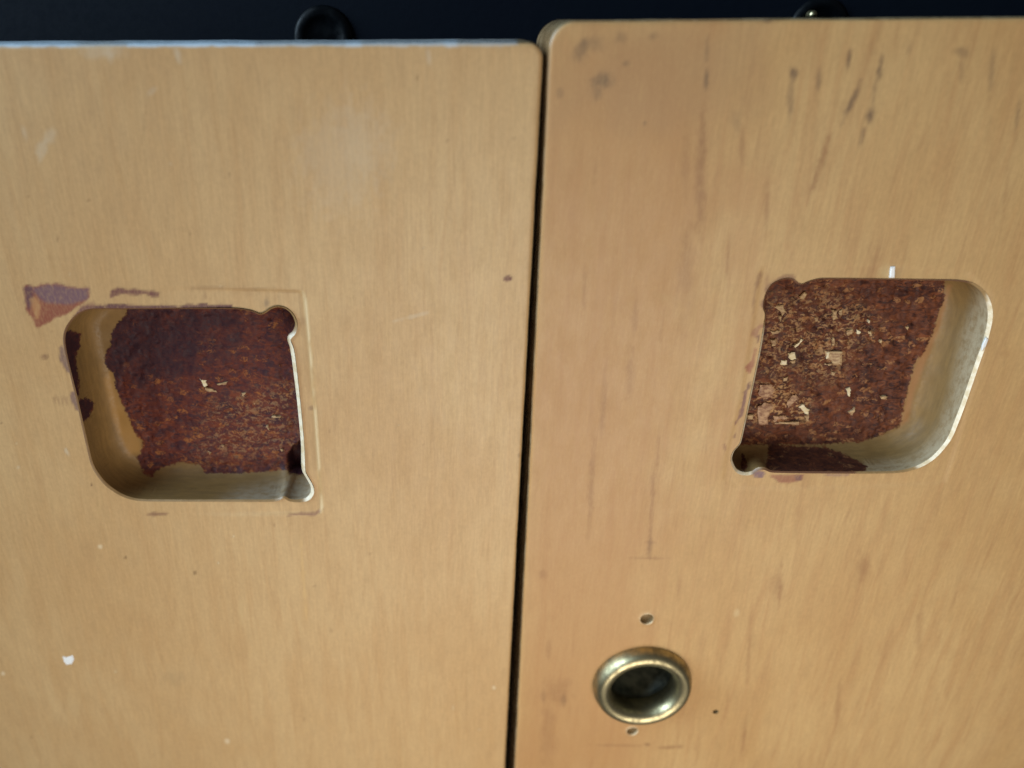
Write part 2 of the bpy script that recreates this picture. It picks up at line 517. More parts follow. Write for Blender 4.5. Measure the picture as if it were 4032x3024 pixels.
def marks_left(px, py):
    m = Marks(px, py)
    Z = lambda pts: [zl(p) for p in pts]
    # window reflection painted as a bluish-white strip along the top arris
    for x0, x1, o in ((-60, 300, .95), (240, 560, .6), (500, 1000, .95), (930, 1420, .6), (1360, 1800, .5), (1750, 2040, .35)):
        m.poly([(x0, 130), (x1, 130), (x1, 181), (x0, 184)], (0.48, 0.57, 0.64), o, 7, 6)
    # old varnish patch above the recess
    m.poly(Z([(160, 120), (340, 105), (545, 138), (548, 185), (470, 262), (330, 330), (235, 392), (200, 330), (165, 260), (150, 190)]), alb(144, 76, 62), 0.92, 5, 12)
    m.poly(Z([(185, 125), (340, 110), (545, 140), (540, 195), (420, 240), (300, 235), (260, 200), (230, 175)]), alb(124, 96, 112), 0.95, 8, 12)
    m.poly(Z([(152, 130), (200, 122), (205, 220), (180, 265), (155, 220)]), alb(92, 66, 86), 0.8, 8, 8)
    m.poly(Z([(185, 200), (220, 190), (250, 240), (240, 330), (222, 330)]), alb(205, 160, 110), 0.6, 6, 6)
    # smears along the recess
    m.poly(Z([(690, 150), (740, 135), (880, 145), (1000, 165), (985, 185), (860, 170), (760, 165), (690, 190)]), alb(118, 74, 74), 0.95, 5, 9)
    m.poly(Z([(560, 235), (740, 238), (1000, 240), (1290, 235), (1440, 242), (1440, 262), (560, 268), (440, 330), (480, 270)]), alb(100, 62, 72), 0.95, 4, 9)
    m.poly(Z([(500, 250), (580, 215), (600, 240), (540, 290), (470, 330), (440, 335)]), alb(140, 100, 92), 0.6, 6, 8)
    m.poly(Z([(372, 500), (392, 490), (412, 560), (440, 660), (420, 660), (372, 580)]), alb(120, 96, 104), 0.8, 4, 5)
    m.poly(Z([(440, 780), (462, 775), (500, 905), (470, 890), (442, 830)]), alb(120, 96, 104), 0.8, 4, 5)
    m.dash(*zl((280, 560)), 16, 11, alb(140, 108, 84), 0.7)
    for x, y in ((340, 825), (365, 835), (390, 828), (415, 830)):
        m.dash(*zl((x, y)), 7, 18, alb(146, 114, 90), 0.45)
    m.poly(Z([(910, 1538), (950, 1528), (1045, 1532), (1040, 1546), (960, 1550), (905, 1546)]), alb(132, 96, 80), 0.75, 4, 5)
    m.poly(Z([(1785, 1545), (1860, 1530), (1960, 1530), (1994, 1500), (1998, 1525), (1960, 1550), (1880, 1545), (1790, 1553)]), alb(136, 96, 84), 0.8, 4, 5)
    m.poly(Z([(1190, 128), (1420, 122), (1600, 132), (1600, 150), (1400, 140), (1190, 142)]), alb(150, 124, 96), 0.35, 4, 6)
    m.dash(*zl((1275, 185)), 8, 22, alb(150, 118, 92), 0.4); m.dash(*zl((1660, 225)), 16, 22, alb(96, 92, 92), 0.5)
    m.dash(*zl((1938, 880)), 12, 14, alb(120, 92, 78), 0.7); m.dash(*zl((1890, 335)), 14, 18, alb(160, 128, 98), 0.5)
    m.dash(*zl((570, 1357)), 7, 7, alb(110, 80, 60), 0.8)
    # red-brown drip near the door edge
    m.dash(2000, 1097, 20, 12, alb(104, 52, 40), 0.95, -8, 0.35, 0.3)
    # dull pale smears; the last two, large ones paint in a satin sheen
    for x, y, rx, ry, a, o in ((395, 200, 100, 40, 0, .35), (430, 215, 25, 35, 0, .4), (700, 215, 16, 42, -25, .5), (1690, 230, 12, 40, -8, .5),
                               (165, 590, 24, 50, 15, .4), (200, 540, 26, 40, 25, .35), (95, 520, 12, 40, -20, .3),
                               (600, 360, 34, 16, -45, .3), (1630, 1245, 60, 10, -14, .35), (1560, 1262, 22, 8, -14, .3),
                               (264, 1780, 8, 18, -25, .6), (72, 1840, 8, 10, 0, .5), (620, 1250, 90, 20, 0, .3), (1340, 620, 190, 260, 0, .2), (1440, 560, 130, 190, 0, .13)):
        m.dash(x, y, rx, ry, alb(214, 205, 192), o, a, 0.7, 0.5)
    # painted highlight along the shallow rebate's step, with darker lines beside it
    m.line(Z([(1885, 160), (1900, 200), (1925, 480), (1960, 900), (1985, 1250), (2003, 1490), (1996, 1525)]), 5, alb(238, 222, 190), 0.75)
    m.line(Z([(1872, 180), (1905, 480), (1938, 900), (1968, 1250)]), 7, alb(172, 140, 98), 0.45)
    m.line(Z([(1600, 142), (1840, 150), (1885, 162)]), 5, alb(176, 146, 106), 0.5)
    # small dirt specks, a few longer scratches
    rs = np.random.RandomState(5)
    for _ in range(32):
        x, y = rs.uniform(0, 2050), rs.uniform(250, 3000)
        light = rs.rand() < 0.45
        m.dash(x, y, rs.uniform(4, 8), rs.uniform(4, 11), alb(222, 205, 176) if light else alb(140, 110, 78), rs.uniform(.25, .6))
    for _ in range(70):
        x, y = rs.uniform(0, 2050), rs.uniform(250, 3000)
        m.dash(x, y, rs.uniform(3, 9), rs.uniform(50, 190), alb(214, 184, 136) if rs.rand() < 0.5 else alb(176, 140, 98), rs.uniform(.12, .30),
               -(x - 1700) * 0.0085 * 0.9 + rs.uniform(-1, 1), 0.8, 0.6)
    m.dash(1192, 2240, 8, 190, alb(222, 188, 132), 0.45, -4, 0.8, 0.4)
    m.dash(1206, 2400, 6, 60, alb(226, 192, 138), 0.5, -4, 0.8, 0.4)
    m.dash(950, 2400, 14, 70, alb(214, 188, 144), 0.4, 0, 0.8, 0.5)
    m.dash(690, 2670, 60, 40, alb(176, 152, 118), 0.35, 0, 0.9, 0.6)
    # paler spots
    for x, y, r in ((12, 2652, 11), (895, 2918, 13), (395, 2152, 11), (920, 2112, 7), (860, 2216, 6), (1945, 2708, 8)):
        m.dash(x, y, r, r * 1.1, alb(232, 216, 190), 0.8)
    for x, y in ((495, 2196), (768, 2255)):
        m.dash(x, y, 8, 9, alb(132, 106, 74), 0.8)
    return m


def marks_right(px, py):
    m = Marks(px, py)
    Z = lambda pts: [zr(p) for p in pts]
    gr = alb(128, 104, 82)
    # the strip beside the gap is browner than the rest
    m.poly([(2150, 100), (2860, 60), (2790, 900), (2700, 1700), (2600, 2400), (2480, 3200), (1950, 3200)], alb(186, 141, 96), 0.62, 150, 160, 0.004)
    m.poly([(2300, 60), (3000, 60), (2960, 420), (2500, 520), (2220, 420)], alb(172, 138, 104), 0.45, 140, 120, 0.006)
    m.poly([(2900, 700), (3060, 700), (2990, 1300), (2840, 1900), (2780, 1900), (2880, 1200)], alb(190, 146, 102), 0.35, 60, 80, 0.008)
    br = alb(150, 108, 74)
    for x, y, rx, ry, a, o in ((2376, 318, 44, 40, 0, .75), (2350, 370, 26, 30, 0, .4), (2463, 251, 18, 14, 0, .5), (2290, 196, 34, 60, 10, .5), (2330, 170, 70, 40, 0, .35),
                               (2440, 150, 30, 26, 0, .35), (2575, 142, 18, 18, 0, .4), (2782, 305, 12, 55, 2, .7), (2784, 200, 11, 60, 2, .35),
                               (3123, 286, 20, 40, 0, .8), (3112, 400, 16, 100, 3, .45), (3342, 232, 11, 42, 6, .8), (3223, 320, 11, 60, 6, .55), (3465, 270, 13, 85, 8, .7),
                               (3351, 405, 14, 90, 24, .8), (3424, 458, 18, 36, 10, .85), (3440, 380, 9, 80, 8, .4), (3395, 540, 9, 50, 12, .6), (3790, 205, 36, 26, 0, .45), (3785, 280, 14, 50, 0, .3),
                               (4003, 480, 9, 100, 8, .5), (3905, 280, 12, 100, 5, .35), (2540, 485, 9, 9, 0, .6),
                               (3020, 80, 20, 16, 0, .5), (2900, 480, 22, 60, 2, .25), (3580, 190, 12, 40, 5, .3), (2205, 365, 16, 26, 0, .35)):
        m.dash(x, y, rx, ry, gr, min(1, o * 1.15), a, 0.75, 0.5)
    for x, y, rx, ry, a, o in ((2760, 700, 26, 260, 1, .55), (2768, 520, 16, 120, 0, .4), (3240, 620, 15, 120, 22, .6), (2920, 560, 15, 90, 4, .4), (3020, 800, 11, 140, 3, .45), (2700, 640, 22, 160, 1, .3),
                               (3210, 700, 12, 70, 15, .6), (3185, 760, 8, 60, 12, .5), (2865, 1010, 10, 90, 4, .45), (2700, 1050, 40, 200, 2, .35),
                               (2375, 1600, 14, 160, 4, .4), (2330, 1900, 16, 220, 4, .45), (2570, 1950, 12, 160, 4, .5), (2590, 1800, 8, 120, 4, .4),
                               (2480, 1480, 22, 120, 2, .35), (3060, 2300, 30, 70, 4, .35), (3400, 2230, 36, 70, 4, .45), (3070, 2330, 9, 120, 5, .45),
                               (2950, 2560, 8, 160, 5, .4), (2500, 1230, 14, 120, 2, .35), (2300, 1150, 12, 120, 2, .3), (3020, 1120, 12, 60, 3, .5),
                               (2200, 2720, 70, 70, 0, .35), (2160, 2560, 12, 60, 3, .35), (2140, 2260, 20, 24, 3, .4), (3620, 2480, 16, 120, 8, .3),
                               (3300, 2760, 14, 120, 8, .35), (2930, 2900, 10, 80, 8, .5), (2160, 2900, 40, 160, 4, .3), (3960, 760, 9, 120, 8, .3)):
        m.dash(x, y, rx, ry, br, min(1, o * 1.05), a * 0.8, 0.85, 0.5)
    # smear with a cross mark between recess and lock, scratches under the lock
    m.dash(2558, 2150, 14, 70, alb(128, 92, 64), .65, 4, .7, .5); m.dash(2550, 2198, 90, 6, alb(150, 112, 78), .5, 1, .8, .5)
    m.dash(2556, 2135, 26, 8, alb(132, 96, 70), .5, 0, .8, .5)
    m.dash(2440, 2935, 120, 6, alb(150, 112, 78), .45, 1, .7, .6); m.dash(2640, 2942, 70, 9, alb(146, 108, 76), .6, -3, .7, .5); m.dash(2550, 2932, 16, 9, alb(128, 92, 66), .6)
    m.dash(2220, 2760, 14, 30, alb(140, 106, 76), .6, 0, .8, .5); m.dash(2140, 2740, 12, 40, alb(146, 110, 78), .5, 0, .8, .5)
    m.dash(3505, 1075, 60, 40, alb(205, 190, 150), .5, 0, .9, .4)
    m.dash(2900, 2415, 14, 20, alb(214, 190, 150), .7, 15, .7, .4)
    # glue residue round the recess
    for pts, col, o in (([(470, 235), (520, 195), (590, 168), (640, 178), (645, 205), (600, 200), (545, 215), (490, 250), (450, 300), (440, 270)], alb(128, 88, 70), .75),
                        ([(425, 340), (448, 330), (452, 420), (430, 410), (415, 375)], alb(112, 66, 58), .85),
                        ([(380, 525), (430, 495), (440, 515), (405, 545), (400, 600), (365, 585), (345, 600), (350, 565)], alb(160, 112, 92), .7),
                        ([(385, 590), (405, 560), (412, 600), (400, 640), (388, 625)], alb(106, 70, 66), .85),
                        ([(375, 650), (390, 645), (378, 760), (352, 835), (325, 830), (310, 790), (340, 755), (360, 720)], alb(158, 96, 76), .85),
                        ([(330, 890), (348, 885), (345, 930), (325, 940), (318, 915)], alb(110, 72, 66), .85),
                        ([(295, 960), (318, 940), (325, 975), (318, 1040), (300, 1090), (265, 1150), (240, 1180), (240, 1160), (268, 1110), (285, 1040)], alb(118, 76, 80), .85),
                        ([(165, 1300), (180, 1298), (185, 1340), (170, 1365)], alb(140, 98, 76), .6),
                        ([(365, 1500), (400, 1478), (450, 1495), (430, 1520), (370, 1530)], alb(112, 84, 110), .85),
                        ([(470, 1505), (700, 1508), (690, 1540), (600, 1560), (530, 1555), (480, 1525)], alb(150, 92, 72), .85),
                        ([(640, 1515), (690, 1512), (685, 1540), (650, 1545)], alb(106, 76, 86), .7),
                        ([(820, 1500), (1010, 1500), (990, 1516), (860, 1514)], alb(140, 108, 112), .6),
                        ([(385, 190), (420, 150), (430, 175), (400, 240), (375, 320), (370, 430), (358, 430), (365, 300)], alb(140, 104, 80), .6),
                        ([(240, 1235), (250, 1225), (250, 1260), (232, 1262)], alb(112, 72, 66), .8)):
        m.poly(Z(pts), col, o, 4, 7, 0.05)
    rs = np.random.RandomState(9)
    for _ in range(70):
        x, y = rs.uniform(2030, 4032), rs.uniform(120, 3000)
        m.dash(x, y, rs.uniform(4, 12), rs.uniform(40, 150), br if rs.rand() < 0.6 else alb(218, 184, 132), rs.uniform(.06, .20),
               (x - 1700) * 0.0080 + rs.uniform(-2, 3), 0.8, 0.6)
    for _ in range(55):
        x, y = rs.uniform(2030, 4032), rs.uniform(120, 3000)
        m.dash(x, y, rs.uniform(8, 40), rs.uniform(10, 50), alb(176, 134, 92) if rs.rand() < 0.6 else alb(190, 160, 112), rs.uniform(.10, .30), rs.uniform(-20, 20), 0.9, 0.6)
    return m


# ------------------------------------------------------------------ door panel
def axis(a, b, fine, f0, f1, coarse=6.0):
    """coordinates from a to b, fine spacing inside [f0, f1] and coarse outside"""
    out = []
    for lo, hi, st in ((a, f0, coarse), (f0, f1, fine), (f1, b, coarse)):
        if hi - lo > 1e-6:
            k = max(1, int(round((hi - lo) / st)))
            out += list(np.linspace(lo, hi, k, endpoint=False))
    return np.array(out + [b])


def edge_line(p0, p1):
    (x0, z0), (x1, z1) = unproj(*p0), unproj(*p1)
    return lambda z: x0 + (x1 - x0) * (z - z0) / (z1 - z0)


def top_line(p0, p1):
    (x0, z0), (x1, z1) = unproj(*p0), unproj(*p1)
    return lambda x: z0 + (z1 - z0) * (x - x0) / (x1 - x0)


RB = 0.9   # rounding of the door arrises
THICK = 18.0


def door_panel(side, root, org, edge, top, crad, holes, marks_fn, m_face, dimple):
    """veneered panel: face with openings cut through it, rounded arrises, sides"""
    step = 0.42
    if side < 0:
        A = axis(-230, -RB, step, -150, -RB)
    else:
        A = axis(RB, 250, step, RB, 155)
    B = axis(-300, -RB, step, -197, -RB)          # downwards from the top edge
    na, nb = len(A), len(B)
    aa, bb = np.meshgrid(A, B, indexing='ij')
    # round the corner next to the gap
    R = crad
    ca, cb = np.abs(aa) - RB, np.abs(bb) - RB
    u = np.clip(1 - ca / R, 0, 1); v = np.clip(1 - cb / R, 0, 1)
    u2, v2 = u * np.sqrt(1 - v * v / 2), v * np.sqrt(1 - u * u / 2)
    k = (u > 0) & (v > 0)
    ca = np.where(k, R * (1 - u2), ca); cb = np.where(k, R * (1 - v2), cb)
    aa = side * (ca + RB); bb = -(cb + RB)
    # two passes settle the slightly out-of-square edges
    zz = top(aa + 21) + bb
    xx = edge(zz) + aa
    zz = top(xx) + bb
    xx = edge(zz) + aa
    X, Z = xx.ravel(), zz.ravel()
    gid = np.arange(na * nb).reshape(na, nb)
    used = np.ones((na - 1, nb - 1), bool)
    V = [np.stack([X, Z], 1)]
    nv = len(X)
    tris = []
    for loop in holes:
        x0, z0 = loop.min(0) - 1.0; x1, z1 = loop.max(0) + 1.0
        inside = (X > x0) & (X < x1) & (Z > z0) & (Z < z1)
        ii = np.argwhere(inside.reshape(na, nb))
        (i0, j0), (i1, j1) = ii.min(0) - 1, ii.max(0) + 1
        used[i0:i1, j0:j1] = False
        sub = gid[i0:i1 + 1, j0:j1 + 1].ravel()
        P = V[0][sub]
        d = sdf(P, loop)
        bnd = np.zeros((i1 - i0 + 1, j1 - j0 + 1), bool)
        bnd[0, :] = bnd[-1, :] = bnd[:, 0] = bnd[:, -1] = True
        keep = (d < -0.12) | bnd.ravel()
        sub, P = sub[keep], P[keep]
        n0 = len(P)
        pts = [Vector(p) for p in P] + [Vector(p) for p in loop]
        L = len(loop)
        cons = [(n0 + q, n0 + (q + 1) % L) for q in range(L)]
        ov, oe, of, iv, ie, iff = delaunay_2d_cdt(pts, cons, [], 0, 1e-6)
        idx = []
        add = []
        for w, orig in zip(ov, iv):
            if orig and orig[0] < n0:
                idx.append(int(sub[orig[0]]))
            else:
                idx.append(nv + len(add)); add.append((w[0], w[1]))
        cen = np.array([sum((np.array(ov[q]) for q in f), np.zeros(2)) / len(f) for f in of])
        dc = sdf(cen, loop)
        def sliver(f):
            if not all(iv[w] and iv[w][0] < n0 and keepb[iv[w][0]] for w in f):
                return False
            a, b, c = (ov[w] for w in f)
            return abs((b - a).cross(c - a)) < 0.02
        keepb = bnd.ravel()[keep]
        for f, q in zip(of, dc):
            if q < 0 and not sliver(f):
                tris.append([idx[w] for w in f])
        V.append(np.array(add)); nv += len(add)
    quads = []
    I, J = np.nonzero(used)
    q = np.stack([gid[I, J], gid[I + 1, J], gid[I + 1, J + 1], gid[I, J + 1]], 1)
    quads = q.tolist()
    P = np.concatenate(V)
    depth = dimple(P)
    verts = np.stack([P[:, 0], depth, P[:, 1]], 1)
    faces = quads + tris
    # orient towards -y (the viewer)
    def cw(f):
        a, b, c = verts[f[0]], verts[f[1]], verts[f[2]]
        return np.cross(b - a, c - a)[1] > 0
    if cw(quads[0]):
        quads = q[:, ::-1].tolist()
    tris = [f[::-1] if cw(f) else f for f in tris]
    faces = quads + tris
    mi = [0] * len(faces)
    # arrises and sides
    loop = list(gid[:, -1]) + list(gid[-1, ::-1][1:]) + list(gid[::-1, 0][1:]) + list(gid[0, :][1:-1])
    Lp = P[loop]
    if loop_area(Lp) < 0:
        loop = loop[::-1]; Lp = P[loop]
    # drop repeated corner direction problems by smoothing the normals a little
    nr = -inward(Lp)
    vl = verts.tolist()
    prev = loop
    worn = N3.fbm(Lp[:, 0] * 0.12, Lp[:, 1] * 0.12)
    for s in range(1, 9):
        if s <= 6:
            t = s / 6 * math.pi / 2
            off, y = RB * math.sin(t), RB * (1 - math.cos(t))
        else:
            off, y = RB, (THICK * 0.5 if s == 7 else THICK)
        cur = []
        for i in range(len(Lp)):
            o = off * (0.9 + 0.25 * worn[i]) if s > 0 else 0
            p = Lp[i] + nr[i] * o
            cur.append(len(vl)); vl.append([p[0], y * (0.8 + 0.5 * worn[i]) if s <= 6 else y, p[1]])
        Ln = len(loop)
        for i in range(Ln):
            j = (i + 1) % Ln
            faces.append([prev[i], cur[i], cur[j], prev[j]]); mi.append(0 if s <= 3 else 1)
        prev = cur
    verts = np.array(vl)
    px, py = proj(verts[:, 0], verts[:, 1], verts[:, 2])
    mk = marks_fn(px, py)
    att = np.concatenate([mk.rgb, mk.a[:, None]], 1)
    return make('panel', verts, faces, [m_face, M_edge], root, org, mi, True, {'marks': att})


# ------------------------------------------------------------------ recess
DEPTH, COVE, WALL0, CH = 10.0, 3.8, 2.4, 0.34


def recess(name, root, org, rim, mat, glue_fn, pale_fn, gloom_fn, rim_fn, flake_fn, seed, bare_w, deep_fn=lambda Q: 0 * Q[:, 0]):
    """pocket cut into a door: worn arris, straight lip, coved wall and rough floor"""
    nin = inward(rim)
    wv = N3.fbm(rim[:, 0] * 0.5 + seed, rim[:, 1] * 0.5)
    wv2 = N2(rim[:, 0] * 1.7 + seed, rim[:, 1] * 1.7)
    rpx, rpy = proj(rim[:, 0], 0 * rim[:, 0], rim[:, 1])
    ch = CH * (0.35 + 1.1 * wv + 0.35 * wv2) * (1 + bare_w * rim_fn(rpx, rpy)[1])
    k = np.hanning(41); k /= k.sum()
    chj = ch
    ch = np.convolve(np.concatenate([ch[-20:], ch, ch[:20]]), k, 'valid')
    inner = rim + nin * ch[:, None]
    n = len(rim)
    lo = inner + nin * 0.03
    # worn arris is its own part
    vr = [(*rim[i][:1], 0.0, rim[i][1]) for i in range(n)]
    chj = np.clip(chj / ch, 0.6, 1.6)
    mid = rim + nin * (ch * 0.42 * chj)[:, None]
    vr += [(mid[i][0], ch[i] * 0.30 * chj[i], mid[i][1]) for i in range(n)]
    vr += [(inner[i][0], ch[i] * 1.0, inner[i][1]) for i in range(n)]
    fr = []
    for k in range(2):
        for i in range(n):
            j = (i + 1) % n
            fr.append([k * n + i, k * n + j, (k + 1) * n + j, (k + 1) * n + i])
    vr = np.array(vr)
    px, py = proj(vr[:, 0], vr[:, 1], vr[:, 2])
    st, bare = rim_fn(px, py)
    # pocket surface
    step = 0.26
    x0, z0 = inner.min(0); x1, z1 = inner.max(0)
    gx, gz = np.meshgrid(np.arange(x0, x1, step), np.arange(z0, z1, step), indexing='ij')
    G = np.stack([gx.ravel(), gz.ravel()], 1)
    rs = np.random.RandomState(seed)
    G += rs.uniform(-0.05, 0.05, G.shape)
    d = sdf(G, lo)
    G = G[d > 0.10]
    pts = [Vector(p) for p in lo] + [Vector(p) for p in G]
    ov, oe, of, iv, ie, iff = delaunay_2d_cdt(pts, [(i, (i + 1) % n) for i in range(n)], [], 1, 1e-6)
    P = np.array([tuple(p) for p in ov])
    dd = np.maximum(sdf(P, lo), 0)
    t = np.clip(dd / COVE, 0, 1)
    dep = WALL0 + (DEPTH - WALL0) * np.sqrt(np.clip(1 - (1 - t) ** 2, 0, 1))
    on_loop = np.zeros(len(P), bool)
    lmap = [-1] * n
    for i, o in enumerate(iv):
        for q in o:
            if q < n:
                lmap[q] = i; on_loop[i] = True
    px, py = proj(P[:, 0], dep, P[:, 1])
    Q = np.stack([px, py], 1)
    glue = glue_fn(Q)
    gm = sstep(-0.2, 0.5, glue) * sstep(0.6, 2.5, dd) * (1 - 0.45 * gloom_fn(Q))
    rough = ((N1.fbm(P[:, 0] * 0.55 + seed, P[:, 1] * 0.55, 4) - 0.5) * 0.7
             + (N2.fbm(P[:, 0] * 1.6, P[:, 1] * 1.1 + seed, 3) - 0.5) * 0.25
             + np.where(N3(P[:, 0] * 0.7, P[:, 1] * 0.9 + seed) > 0.78, 0.25, 0))
    dep = dep + rough * gm + (N1(P[:, 0] * 0.35, P[:, 1] * 0.35 + seed) - 0.5) * 0.35 * sstep(0, 1, dd)
    dep = dep + deep_fn(Q) * sstep(0.0, 0.8, dd)
    pv = np.stack([P[:, 0], dep, P[:, 1]], 1).tolist()
    base = len(pv)
    up = []
    for i in range(n):
        up.append(len(pv)); pv.append([inner[i][0], ch[i], inner[i][1]])
    faces = [list(f) for f in of]
    for i in range(n):
        j = (i + 1) % n
        if lmap[i] >= 0 and lmap[j] >= 0 and lmap[i] != lmap[j]:
            faces.append([up[i], up[j], lmap[j], lmap[i]])
    pv = np.array(pv)
    px, py = proj(pv[:, 0], pv[:, 1], pv[:, 2])
    Q = np.stack([px, py], 1)
    fl = []
    for f in faces[:len(of)]:
        a, b, c = pv[f[0]], pv[f[1]], pv[f[2]]
        fl.append(f[::-1] if np.cross(b - a, c - a)[1] > 0 else f)
    fl += faces[len(of):]
    o = make(name, pv, fl, [mat], root, org, None, True,
             {'glue': glue_fn(Q), 'pale': pale_fn(Q, pv)[0], 'gold': pale_fn(Q, pv)[1], 'gloom': gloom_fn(Q), 'flake': flake_fn(Q)})
    r = make('rim', vr, fr, [M_rim], o, org, None, True, {'stain': st, 'bare': bare})
    return o


def chips(parent, org, rows, depth, mats, zf, seed):
    """loose pale splinters stuck in the glue; each row is an outline in the close-up"""
    rs = np.random.RandomState(seed)
    for pts, k in rows:
        q = np.array([unproj(*zf(p), depth) for p in pts])
        q = np.concatenate([[a, a * .66 + b * .34, a * .33 + b * .67] for a, b in zip(q, np.roll(q, -1, 0))])
        size = np.ptp(q, axis=0).max()
        q = q + rs.uniform(-1, 1, q.shape) * min(0.14 * size, 0.22)
        c = q.mean(0)
        if loop_area(q) < 0: q = q[::-1]
        m = len(q); hgt = rs.uniform(0.2, 0.5); tl = rs.uniform(-0.25, 0.25, 2)
        v = []
        for s, y in ((1.0, 0.5), (1.0, -hgt * 0.6), (0.72, -hgt)):
            for p in q:
                w = c + (p - c) * s
                v.append((w[0], depth + y + float(np.dot(w - c, tl)) * 0.5, w[1]))
        f = []
        for a in range(2):
            for i in range(m):
                j = (i + 1) % m
                f.append([a * m + i, a * m + j, (a + 1) * m + j, (a + 1) * m + i])
        f.append([2 * m + i for i in range(m)])
        make('wood_chip', v, f, [mats[k]], parent, org, None, False)


def empty(name, org):
    o = bpy.data.objects.new(name, None)
    C.objects.link(o)
    o.location = Vector(org) * MM
    o.empty_display_size = 0.01
    return o


def poly_field(polys, scale):
    """union of polygons as a signed field in millimetres (about), positive inside"""
    def f(Q):
        r = np.full(len(Q), -1e9)
        for p in polys:
            r = np.maximum(r, sdf(Q, p))
        return np.clip(r / scale, -4, 4)
    return f


# ================================================================== LEFT DOOR
edgeL = edge_line((2138, 271), (1990, 3024))
topL = top_line((200, 174), (2000, 166))
orgL = (-90.0, 9.0, -300.0)
doorL = empty('cabinet_door', orgL)
doorL['label'] = 'left wooden cabinet door with a recess but no lock ring'
doorL['category'] = 'cabinet door'
doorL['group'] = 'pair of wooden cabinet doors'

REB_L = [unproj(*zl(p)) for p in [(560, 136), (1200, 134), (1840, 150), (1880, 158), (1897, 195), (1925, 480), (1960, 900), (1985, 1250), (2003, 1490),
                                  (1998, 1522), (1975, 1538), (1800, 1542), (1400, 1545), (900, 1545), (700, 1500), (500, 900), (420, 300)]]


def dimple_left(P):
    k = (P[:, 0] > -90) & (P[:, 0] < -15) & (P[:, 1] < -50) & (P[:, 1] > -125)
    d = np.zeros(len(P))
    d[k] = 0.36 * sstep(-0.2, 0.4, sdf(P[k], REB_L)) * sstep(-60, -36, P[k][:, 0])
    return d + (N1(P[:, 0] * 0.05, P[:, 1] * 0.03) - 0.5) * 0.10


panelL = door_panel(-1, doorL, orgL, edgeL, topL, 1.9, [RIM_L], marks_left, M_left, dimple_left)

GL_MAIN = [zl(p) for p in [(800, 200), (785, 300), (720, 360), (692, 420), (690, 480), (656, 540), (650, 600), (680, 642), (705, 655), (722, 760), (770, 870),
                           (810, 960), (840, 1040), (888, 1085), (880, 1150), (850, 1185), (880, 1250), (930, 1305), (1000, 1252), (1130, 1215), (1250, 1238), (1275, 1285),
                           (1500, 1285), (1700, 1270), (1830, 1262), (1900, 1255), (1960, 1180), (1960, 200)]]
GL_A = [zl(p) for p in [(360, 420), (440, 392), (498, 420), (497, 500), (468, 560), (482, 640), (492, 700), (490, 800), (470, 840), (420, 700)]]
GL_B = [zl(p) for p in [(440, 830), (480, 835), (545, 808), (586, 850), (575, 900), (532, 972), (500, 960)]]
GL_C = [zl(p) for p in [(860, 1255), (890, 1270), (960, 1305), (920, 1308)]]
GLO = [zl(p) for p in [(700, 250), (1500, 250), (1560, 330), (1480, 440), (1330, 470), (1330, 600), (1180, 640), (1060, 760), (860, 700), (720, 780), (600, 700), (640, 400)]]
BORE = [zl(p) for p in [(1785, 1180), (1825, 1115), (1870, 1085), (1960, 1090), (1960, 1295), (1800, 1292)]]  # drilled hollow, its inner shade painted dark over the wood
glue_shadeL = poly_field([GL_MAIN, GL_A, GL_B, GL_C, BORE], 20.0)
gloomL = lambda Q: np.maximum(sstep(-10, 10, sdf(Q, BORE)), np.maximum(1.0 * sstep(-70, 80, sdf(Q, GLO) + (N1.fbm(Q[:, 0] * .02, Q[:, 1] * .02) - .5) * 220),
                              np.maximum(sstep(-5, 5, sdf(Q, GL_A)), sstep(-5, 5, sdf(Q, GL_B)))))


def paleL(Q, pv):
    a = sdf(Q, [zl(p) for p in [(1480, 1400), (1700, 1350), (1800, 1330), (1990, 1330), (1990, 1490), (1350, 1490)]])  # window light on the lower wall's right end, painted as a paler tone
    b = sdf(Q, [zl(p) for p in [(690, 640), (720, 760), (880, 1090), (880, 1160), (800, 1180), (700, 950), (640, 700)]])
    return 0.6 * sstep(-50, 55, a), 0.85 * sstep(-12, 16, b)


def rimL(px, py):
    Q = np.stack([px, py], 1)
    a = sdf(Q, [zl(p) for p in [(380, 380), (560, 200), (1560, 200), (1620, 300), (1500, 300), (700, 300), (420, 420), (470, 800), (560, 1240), (420, 1200), (330, 500)]])
    b = sdf(Q, [zl(p) for p in [(1790, 430), (1870, 400), (1960, 1250), (2010, 1400), (1900, 1500), (1880, 1300), (1840, 900)]])  # bare wood plus caught window light, painted near white on this side
    return np.clip(sstep(-20, 20, a) * 0.7, 0, 1), sstep(-10, 10, b)


